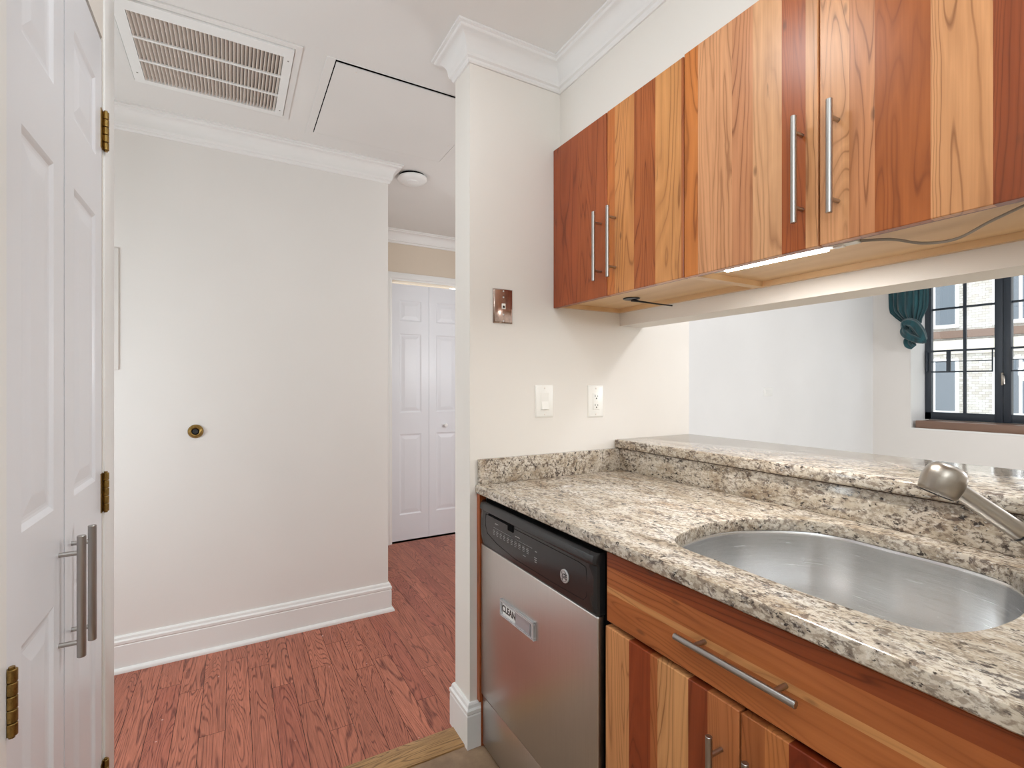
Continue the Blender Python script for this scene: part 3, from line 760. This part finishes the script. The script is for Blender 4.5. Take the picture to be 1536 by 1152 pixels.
# base unit
XP = .757
t = thing('base_cabinet', 'cherry sink base cabinet with a wide drawer front and two striped doors', 'cabinet', (1.08, .54, 0))
bm = nb(); th = .016
bx(bm, XP+.020, 1.40, .874, .890, 0, CB-.002); bx(bm, XP+.020, 1.40, .180, .196, 0, CB-.002)
bx(bm, 1.386, 1.40, .196, .874, .1, .66); bx(bm, XP+.020, 1.386, .196, .874, .10, .116); bx(bm, XP+.08, XP+.096, .196, .874, 0, .10)
obj('cabinet_body', bm, M['maple'], t)
bm = nb(); bx(bm, XP+.0205, XP+.036, .196, .874, .640, .76); bx(bm, XP+.0205, XP+.036, .196, .874, CB-.05, CB-.002)
o = obj('face_frame', bm, M['cherry_y'], t); set_boards(o, lambda c: ((96, 50, 28), (1, 2, 3)))
a = board_door(t, XP, .020, .888, .182, .7185, CB-.005, [(.845, (140, 70, 36)), (.800, (176, 104, 58)), (.786, (206, 148, 94)), (0, (180, 108, 60))], 1, 'drawer_front')
bar_handle(a, XP-.033, .657, .426, .793, .793, XP, (.615, .462))
a = board_door(t, XP-.003, .020, .889, .5425, .115, .7075, [(.811, (208, 148, 98)), (.748, (146, 66, 34)), (.728, (176, 104, 60)), (.650, (212, 156, 104)), (.606, (142, 68, 38)), (0, (192, 122, 76))])
bar_handle(a, XP-.036, .577, .577, .425, .655, XP-.003, (.458, .620))
a = board_door(t, XP-.003, .020, .5385, .182, .115, .7075, [(.495, (174, 106, 62)), (.455, (196, 126, 74)), (.36, (132, 54, 28)), (.28, (200, 140, 90)), (0, (160, 84, 46))])
bar_handle(a, XP-.036, .507, .507, .425, .655, XP-.003, (.458, .620))
bm = nb(); bx(bm, .750, .775, 1.5515, YW-.001, .158, CB-.001); bx(bm, .757, .775, 1.5515, YW-.019, .002, .158)
o = obj('filler_panel', bm, M['cherry_z']); set_boards(o, lambda c: ((158, 84, 44), (4, 2, 1))); tag(o, 'narrow cherry filler strip between the dishwasher and the wall end', 'panel')

# ------------------------------------------------------------------ dishwasher
DY0, DY1 = .9165, 1.5495
t = thing('dishwasher', 'stainless dishwasher with a black control console under the granite counter', 'dishwasher', (1.05, 1.23, 0))
bm = nb(); bx(bm, XP+.020, 1.36, .893, DY1, .03, CB-.003); obj('dishwasher_body', bm, M['blackmat'], t)
bm = nb(); bx(bm, XP-.003, XP+.019, DY0, DY1, .189, .7135, .004, seg=3); obj('dishwasher_door', bm, M['dwsteel'], t, True, 'brushed stainless door panel')
bm = nb(); bx(bm, XP+.003, XP+.019, DY0, DY1, .012, .181, .003); obj('kick_panel', bm, M['dwsteel'], t, True, 'stainless kick panel')
# console with a curved face: profile in (x,z) swept along y
bm = nb(); prof = [(XP+.019, .7145), (XP-.001, .7145), (XP-.004, .7175), (XP-.008, .740), (XP-.010, .775), (XP-.0095, .805), (XP-.008, .826), (XP-.008, .834), (XP-.013, .838), (XP-.014, .846), (XP-.010, .858), (XP-.002, .8645), (XP+.019, .8645)]
ys = [(DY0, 1.0), (DY0+.003, .5), (DY0+.010, .15), (DY0+.03, 0.0), (DY1-.03, 0.0), (DY1-.010, .15), (DY1-.003, .5), (DY1, 1.0)]
rings = []
for y, k_ in ys: rings.append([bm.verts.new((px + (XP+.006-px)*k_*.8 if px < XP+.006 else px, y, pz)) for px, pz in prof])
for a_, b_ in zip(rings[:-1], rings[1:]):
    for i in range(len(prof)): j = (i+1) % len(prof); bm.faces.new((a_[i], b_[i], b_[j], a_[j]))
bm.faces.new(rings[0]); bm.faces.new(rings[-1][::-1])
con = obj('control_console', bm, M['blackgloss'], t, 25, 'black control console')
def xs_at(z):
    for (xa, za), (xb, zb) in zip(prof[1:-1], prof[2:]):
        if za <= z <= zb and zb > za: return xa + (xb-xa)*(z-za)/(zb-za)
    return XP-.008
# inset border line, vent pocket
bm = nb(); line = []
pts = [(1.50, .828), (1.42, .828), (1.33, .826), (.985, .826), (.955, .822), (.950, .80), (.952, .752), (.965, .738), (1.10, .734), (1.30, .734), (1.42, .748), (1.485, .765), (1.50, .79)]
pp_ = [Vector((xs_at(z)-.0002, y, z)) for y, z in pts]; tube(bm, pp_+[pp_[0]], .0007, 6)
obj('console_groove', bm, M['blackmat'], con)
bm = nb(); bx(bm, XP-.0125, XP-.004, 1.325, 1.475, .8285, .8345, .001); bx(bm, XP-.0112, XP-.004, 1.310, 1.345, .812, .834, .002)
obj('latch_pocket', bm, M['blackmat'], con)
bm = nb()
def mk(y, z, w_, h_): bx(bm, xs_at(z)-.0004, xs_at(z)+.002, y-w_/2, y+w_/2, z-h_/2, z+h_/2)
for i in range(10):
    y = 1.437 - i*.0235; mk(y, .785, .013, .0022); mk(y, .780, .013, .0012); mk(y, .775, .011, .0012)
    for q in range(3): mk(y+.004-q*.004, .7895, .0018, .0014)
mk(1.42, .812, .024, .0018); mk(1.425, .809, .012, .0010); mk(1.365, .797, .15, .0006); mk(1.26, .797, .12, .0006)
mk(1.285, .806, .028, .0018); mk(1.18, .793, .010, .002)
for q in range(3): mk(1.182, .775-q*.006, .014-.002*q, .002)
mk(1.245, .762, .016, .0012)
obj('console_marks', bm, plain('console_print', (150, 150, 148), .5), con, label='small pale button lettering')
# round badge
bz, by = .772, 1.040; bxf = xs_at(bz)
bm = nb(); lathe(bm, (bxf+.002, by, bz), (-1, 0, 0), [(0, .0175), (.0045, .0175), (.0055, .0165), (.0055, 0)], 40)
bd = obj('brand_badge', bm, M['silver'], con, True, 'round silver badge with script letters GE')
bm = nb()
ri, ro = .0128, .0140
vs_ = [[bm.verts.new((bxf-.0039, by+r_*math.cos(a_*math.pi/24), bz+r_*math.sin(a_*math.pi/24))) for a_ in range(48)] for r_ in (ri, ro)]
for i in range(48): bm.faces.new((vs_[0][i], vs_[1][i], vs_[1][(i+1) % 48], vs_[0][(i+1) % 48]))
merge(bm, text_bm('GE', .0175, lambda x, y, z: (bxf-.0038-z, by-x, bz+y), .0003, .35, .0003))
for q in range(4):
    a0 = q*math.pi/2+.4
    tube(bm, [Vector((bxf-.004, by+r_*math.cos(a0+u_), bz+r_*math.sin(a0+u_))) for r_, u_ in ((.0125, 0), (.0115, .25), (.0098, .42), (.0088, .3), (.0095, .12))], .0006, 6)
obj('badge_letters', bm, M['black'], bd)

# CLEAN sliding magnet
t = thing('dishwasher_magnet', 'silver sliding magnet sign reading CLEAN on the dishwasher door', 'magnet', (XP-.004, 1.292, .53))
def mg(dx, y, z, g=.0006):  # small rotation about X
    a_ = math.radians(-1.6); y0, z0 = 1.292, .558; return (XP-.0032-g-dx, y0+(y-y0)*math.cos(a_)-(z-z0)*math.sin(a_), z0+(y-y0)*math.sin(a_)+(z-z0)*math.cos(a_))
def mbox(bm, d0, d1, y0, y1, z0, z1, bev=0.0):
    q = nb(); bx(q, 0, 1, y0, y1, z0, z1)
    if bev: pass
    for v_ in q.verts: v_.co = Vector(mg(d0 if v_.co.x < .5 else d1, v_.co.y, v_.co.z))
    if bev: bmesh.ops.bevel(q, geom=list(q.edges), offset=bev, segments=2, affect='EDGES')
    merge(bm, q)
bm = nb(); mbox(bm, 0, .003, 1.192, 1.392, .533, .583, .001)
for a_ in ((1.192, 1.392, .577, .583), (1.192, 1.392, .533, .539), (1.192, 1.203, .539, .577), (1.386, 1.392, .539, .577)): mbox(bm, .003, .0075, *a_, bev=.0012)
obj('magnet_frame', bm, M['silver'], t, True)
bm = nb(); mbox(bm, .0031, .0052, 1.298, 1.380, .5395, .5765); cd = obj('clean_card', bm, plain('white_card', (228, 228, 226), .5), t)
bm = text_bm('CLEAN', .0285, lambda x, y, z: mg(.0054+z, 1.340-x*.95, .558+y), .0003, 0, .0008); obj('card_lettering', bm, M['black'], cd, label='black letters CLEAN')
bm = nb(); mbox(bm, .0031, .0060, 1.207, 1.297, .5395, .5765, .0008); mbox(bm, .0060, .0085, 1.209, 1.2125, .542, .574, .0005); obj('sliding_cover', bm, plain('magnet_slider', (172, 168, 172), .35, .2), t)

# ------------------------------------------------------------------ under-cabinet things
A = Vector((1.131, .852, ZUB+.008)); B = Vector((1.150, .605, ZUB+.008)); dv = (B-A).normalized(); nv = Vector((dv.y, -dv.x, 0))
t = thing('led_strip_light', 'glowing white strip light fixed under the nearer wall cabinet', 'light', (1.14, .72, ZUB))
def orbox(bm, a_, b_, w_, z0, z1, bev=.001):
    d_ = (b_-a_).normalized(); n_ = Vector((d_.y, -d_.x, 0)); q = nb()
    bx(q, 0, (b_-a_).length, -w_/2, w_/2, z0, z1, bev); merge(bm, q, Matrix(((d_.x, n_.x, 0, a_.x), (d_.y, n_.y, 0, a_.y), (0, 0, 1, 0), (0, 0, 0, 1))))
bm = nb(); orbox(bm, A-dv*.04, B+dv*.06, .026, ZUB+.006, ZUB+.0155); obj('light_housing', bm, M['clear'], t)
bm = nb(); orbox(bm, A, B, .016, ZUB+.001, ZUB+.0062, .002); obj('light_tube', bm, M['led'], t, label='lit white diffuser')
bm = nb(); orbox(bm, B+dv*.012, B+dv*.032, .016, ZUB+.003, ZUB+.0062); obj('light_connector', bm, M['plastic'], t)
al = area('led_strip_glow', (1.142, .73, ZUB-.002), .016, 3.2, (1, .98, .95), (0, 0, 0), 'RECTANGLE', .25)
bm = nb(); q_ = smooth_path([(1.158, .545, ZUB+.010), (1.20, .505, ZUB+.009), (1.235, .465, ZUB-.004), (1.232, .41, ZUB-.010), (1.20, .35, ZUB+.002), (1.17, .29, ZUB+.012)])
tube(bm, q_, .0021, 8); tube(bm, [p + Vector((.004, .002, -.001)) for p in q_], .0018, 8)
tag(obj('power_cable', bm, M['graycable'], None, True), 'thin grey cable sagging under the nearer wall cabinet beside the strip light', 'cable')
t = thing('clip_fixture', 'small black clip with a short stem under the corner wall cabinet', 'clip', (1.26, 1.345, ZUB))
bm = nb(); zt = ZUB+.0175
lathe(bm, (1.262, 1.345, zt), (0, 0, -1), [(0, .030), (.003, .030), (.005, .024), (.006, 0)], 24)
obj('clip_disc', bm, M['black'], t, True)
bm = nb(); tube(bm, [(1.262, 1.345, zt-.006), (1.280, 1.325, zt-.012), (1.330, 1.290, zt-.022), (1.385, 1.265, zt-.028)], [.006, .0035, .0025, .0025], 8); obj('clip_stem', bm, M['black'], t, True)

# ------------------------------------------------------------------ living room window
sc_ = 1.051
t = struct_empty('window_1', (XFR, 1.4, .86))
bm = nb(); YW0, YW1, ZW0, ZW1 = .53, 2.160, .935, 2.34
bx(bm, XFR, XFR+.05, YW1-.052, YW1, ZW0, ZW1, .004); bx(bm, XFR, XFR+.05, YW0, YW1, ZW0, ZW0+.072, .004); bx(bm, XFR, XFR+.05, YW0, YW1, ZW1-.06, ZW1, .004); bx(bm, XFR, XFR+.05, YW0, YW0+.05, ZW0, ZW1, .004)
bx(bm, XFR-.012, XFR+.05, 1.553, 1.598, ZW0, ZW1, .003); bx(bm, XFR-.008, XFR+.05, 1.606, 1.660, ZW0, ZW1, .003); bx(bm, XFR, XFR+.04, 1.598, 1.606, ZW0, ZW1)
bx(bm, XFR, XFR+.05, 1.02, 1.09, ZW0, ZW1, .003)
obj('window_frame', bm, M['winframe'], t, True)
bm = nb()
for y in (1.868, 1.30, .80): bx(bm, XFR+.014, XFR+.034, y-.011, y+.011, ZW0+.07, ZW1-.05)
for z in (1.976, 1.582): bx(bm, XFR+.013, XFR+.035, YW0+.04, YW1-.05, z-.009, z+.009)
obj('window_muntins', bm, M['winframe'], t)
bm = nb(); bx(bm, XFR+.022, XFR+.026, YW0+.03, YW1-.03, ZW0+.05, ZW1-.04); obj('window_pane', bm, M['glass'], t)
bm = nb(); bx(bm, XW+.012, XFR+.02, .52, 2.130, .864, .934, .004); obj('window_sill', bm, M['sill'], t, True)
bm = nb(); bx(bm, XW-.003, XFR, 2.1625, 2.1575, .858, 2.36); bx(bm, XW-.003, XW+.011, .50, 2.1575, .852, .866); obj('window_reveal', bm, M['trim'], t)
bm = nb()
for ya, yb in ((1.668, 2.135), (.56, 1.548)):
    for z, h_ in ((1.578, .013), (1.480, .008), (1.385, .013)): bx(bm, XFR-.028, XFR-.020, ya, yb, z-h_/2, z+h_/2)
    bx(bm, XFR-.028, XFR-.018, yb-.006, yb+.006, 1.378, 1.585)
    bx(bm, XFR-.028, XFR-.018, ya-.004, ya+.004, 1.378, 1.585)
bx(bm, XFR-.030, XFR-.016, 1.955, 1.985, 1.385, 1.578)
obj('window_guard', bm, M['winframe'], t, label='black metal bar guard')
bm = nb(); bx(bm, XFR-.030, XFR-.008, 1.598, 1.612, 1.26, 1.37, .004); tube(bm, smooth_path([(XFR-.02, 1.605, 1.36), (XFR-.045, 1.59, 1.33), (XFR-.05, 1.585, 1.27)]), .006, 8)
obj('window_latch', bm, M['faucet'], t, True)

# curtain
t = thing('curtain', 'teal curtain knotted above the sill at the left edge of the window', 'curtain', (5.42, 2.15, 1.55))
bm = nb(); rings = []; n = 168
lev = [(2.43, 2.155, .158, .032), (2.25, 2.152, .155, .034), (2.10, 2.152, .152, .036), (2.00, 2.152, .150, .038), (1.95, 2.150, .142, .042), (1.90, 2.138, .110, .045), (1.86, 2.125, .080, .045), (1.82, 2.11, .060, .042)]
for z, cy, ry, rx in lev:
    k_ = max(0, (z-1.83)/.6)
    rings.append([bm.verts.new((5.42 + rx*math.sin(a_)*(1+.30*math.sin(19*a_+1+2*math.cos(3*a_))), cy + ry*math.cos(a_)*(1+.03*math.sin(17*a_)), z + .012*math.sin(5*a_)*(1-k_))) for a_ in [2*math.pi*i/n for i in range(n)]])
for a_, b_ in zip(rings[:-1], rings[1:]):
    for i in range(n): bm.faces.new((a_[i], b_[i], b_[(i+1) % n], a_[(i+1) % n]))
obj('curtain_drape', bm, M['teal'], t, 60)
def lump_tube(bm, pts, rs, seg=40, folds=7, amp=.12):
    P = smooth_path(pts, 8); m = len(P); rings = []
    for i, p in enumerate(P):
        d_ = (P[min(i+1, m-1)]-P[max(i-1, 0)]).normalized(); u = d_.cross(Vector((1, .2, .1))).normalized(); v = d_.cross(u)
        f_ = i/(m-1)*(len(rs)-1); j = min(int(f_), len(rs)-2); r_ = rs[j]+(rs[j+1]-rs[j])*(f_-j)
        rings.append([bm.verts.new(p + (u*math.cos(a_)*.8+v*math.sin(a_))*r_*(1+amp*math.sin(folds*a_+i*.12))) for a_ in [2*math.pi*k_/seg for k_ in range(seg)]])
    for a_, b_ in zip(rings[:-1], rings[1:]):
        for i in range(seg): bm.faces.new((a_[i], b_[i], b_[(i+1) % seg], a_[(i+1) % seg]))
    bm.faces.new(rings[0][::-1]); bm.faces.new(rings[-1])
bm = nb(); cx = 5.40
lump_tube(bm, [(cx, 2.165, 1.765), (cx-.045, 2.14, 1.83), (cx-.055, 2.08, 1.815), (cx-.05, 2.035, 1.74), (cx-.02, 2.02, 1.665)], [.034, .042, .047, .046, .036], 40, 6, .10)
lump_tube(bm, [(cx+.02, 2.14, 1.82), (cx-.02, 2.155, 1.76), (cx-.06, 2.115, 1.71), (cx-.05, 2.06, 1.675), (cx, 2.02, 1.66)], [.036, .044, .046, .042, .034], 40, 5, .12)
lump_tube(bm, [(cx, 2.11, 1.83), (cx, 2.09, 1.75), (cx, 2.06, 1.68)], [.05, .055, .042])
obj('curtain_knot', bm, M['teal'], t, 60)
bm = nb()
lump_tube(bm, [(cx+.01, 2.10, 1.70), (cx-.01, 2.125, 1.665), (cx-.01, 2.12, 1.63), (cx, 2.10, 1.605)], [.035, .046, .046, .028], 40, 5, .3)
obj('curtain_tail', bm, M['teal'], t, 60)
t = thing('curtain_rod', 'dark curtain rod above the living room window carrying the teal curtain', 'curtain rod', (5.42, 1.35, 2.43))
bm = nb(); cyl(bm, (5.42, .3, 2.44), (5.42, 2.40, 2.44), .010, 14); obj('rod', bm, M['black'], t, True)
for y in (.4, 2.39):
    bm = nb(); bx(bm, 5.41, 5.50, y-.006, y+.006, 2.43, 2.45); obj('rod_bracket', bm, M['black'], t)

# ------------------------------------------------------------------ outside the window
t = thing('brick_building', 'pale brick building seen through the window across the street', 'building', (15, 4, -4))
bm = nb(); bx(bm, 14, 15, -8, 16, -4, 9); obj('building_wall', bm, M['brickpale'], t)
bm = nb(); bx(bm, 13.90, 14.02, -8, 16, 2.30, 2.46); obj('brown_ledge', bm, M['brownpatch'], t)
for za, zb in ((1.95, 2.25), (.25, .5)):
    bm = nb(); bx(bm, 13.93, 14.02, -8, 16, za, zb); obj('stone_band', bm, M['extstone'], t)
for y in (-4.5, -2.6, .2, 2.2, 3.2, 4.62, 6.8, 9.0):
    for z in (-1.6, .62, 2.55, 4.6):
        bm = nb(); bx(bm, 13.94, 14.01, y-.02, y+.84, z-.02, z+1.22); wf = obj('facade_window', bm, M['trim'], t)
        bm = nb(); bx(bm, 13.92, 13.95, y+.04, y+.38, z+.06, z+1.16); bx(bm, 13.92, 13.95, y+.44, y+.78, z+.06, z+1.16); obj('window_glazing', bm, M['extwin'], wf)
bm = nb(); 
for i in range(260):
    p = Vector((random.uniform(11.4, 12.6), random.uniform(0, 9), random.uniform(-3.9, -.6))); bmesh.ops.create_icosphere(bm, subdivisions=1, radius=random.uniform(.12, .3), matrix=Matrix.Translation(p))
tag(obj('hedge', bm, M['leaf']), 'green hedge below the pale brick building outside the window', 'hedge')
bm = nb(); bx(bm, 5.9, 30, -20, 25, -4.1, -4.0); struct('ground_outside', bm, M['ground'])
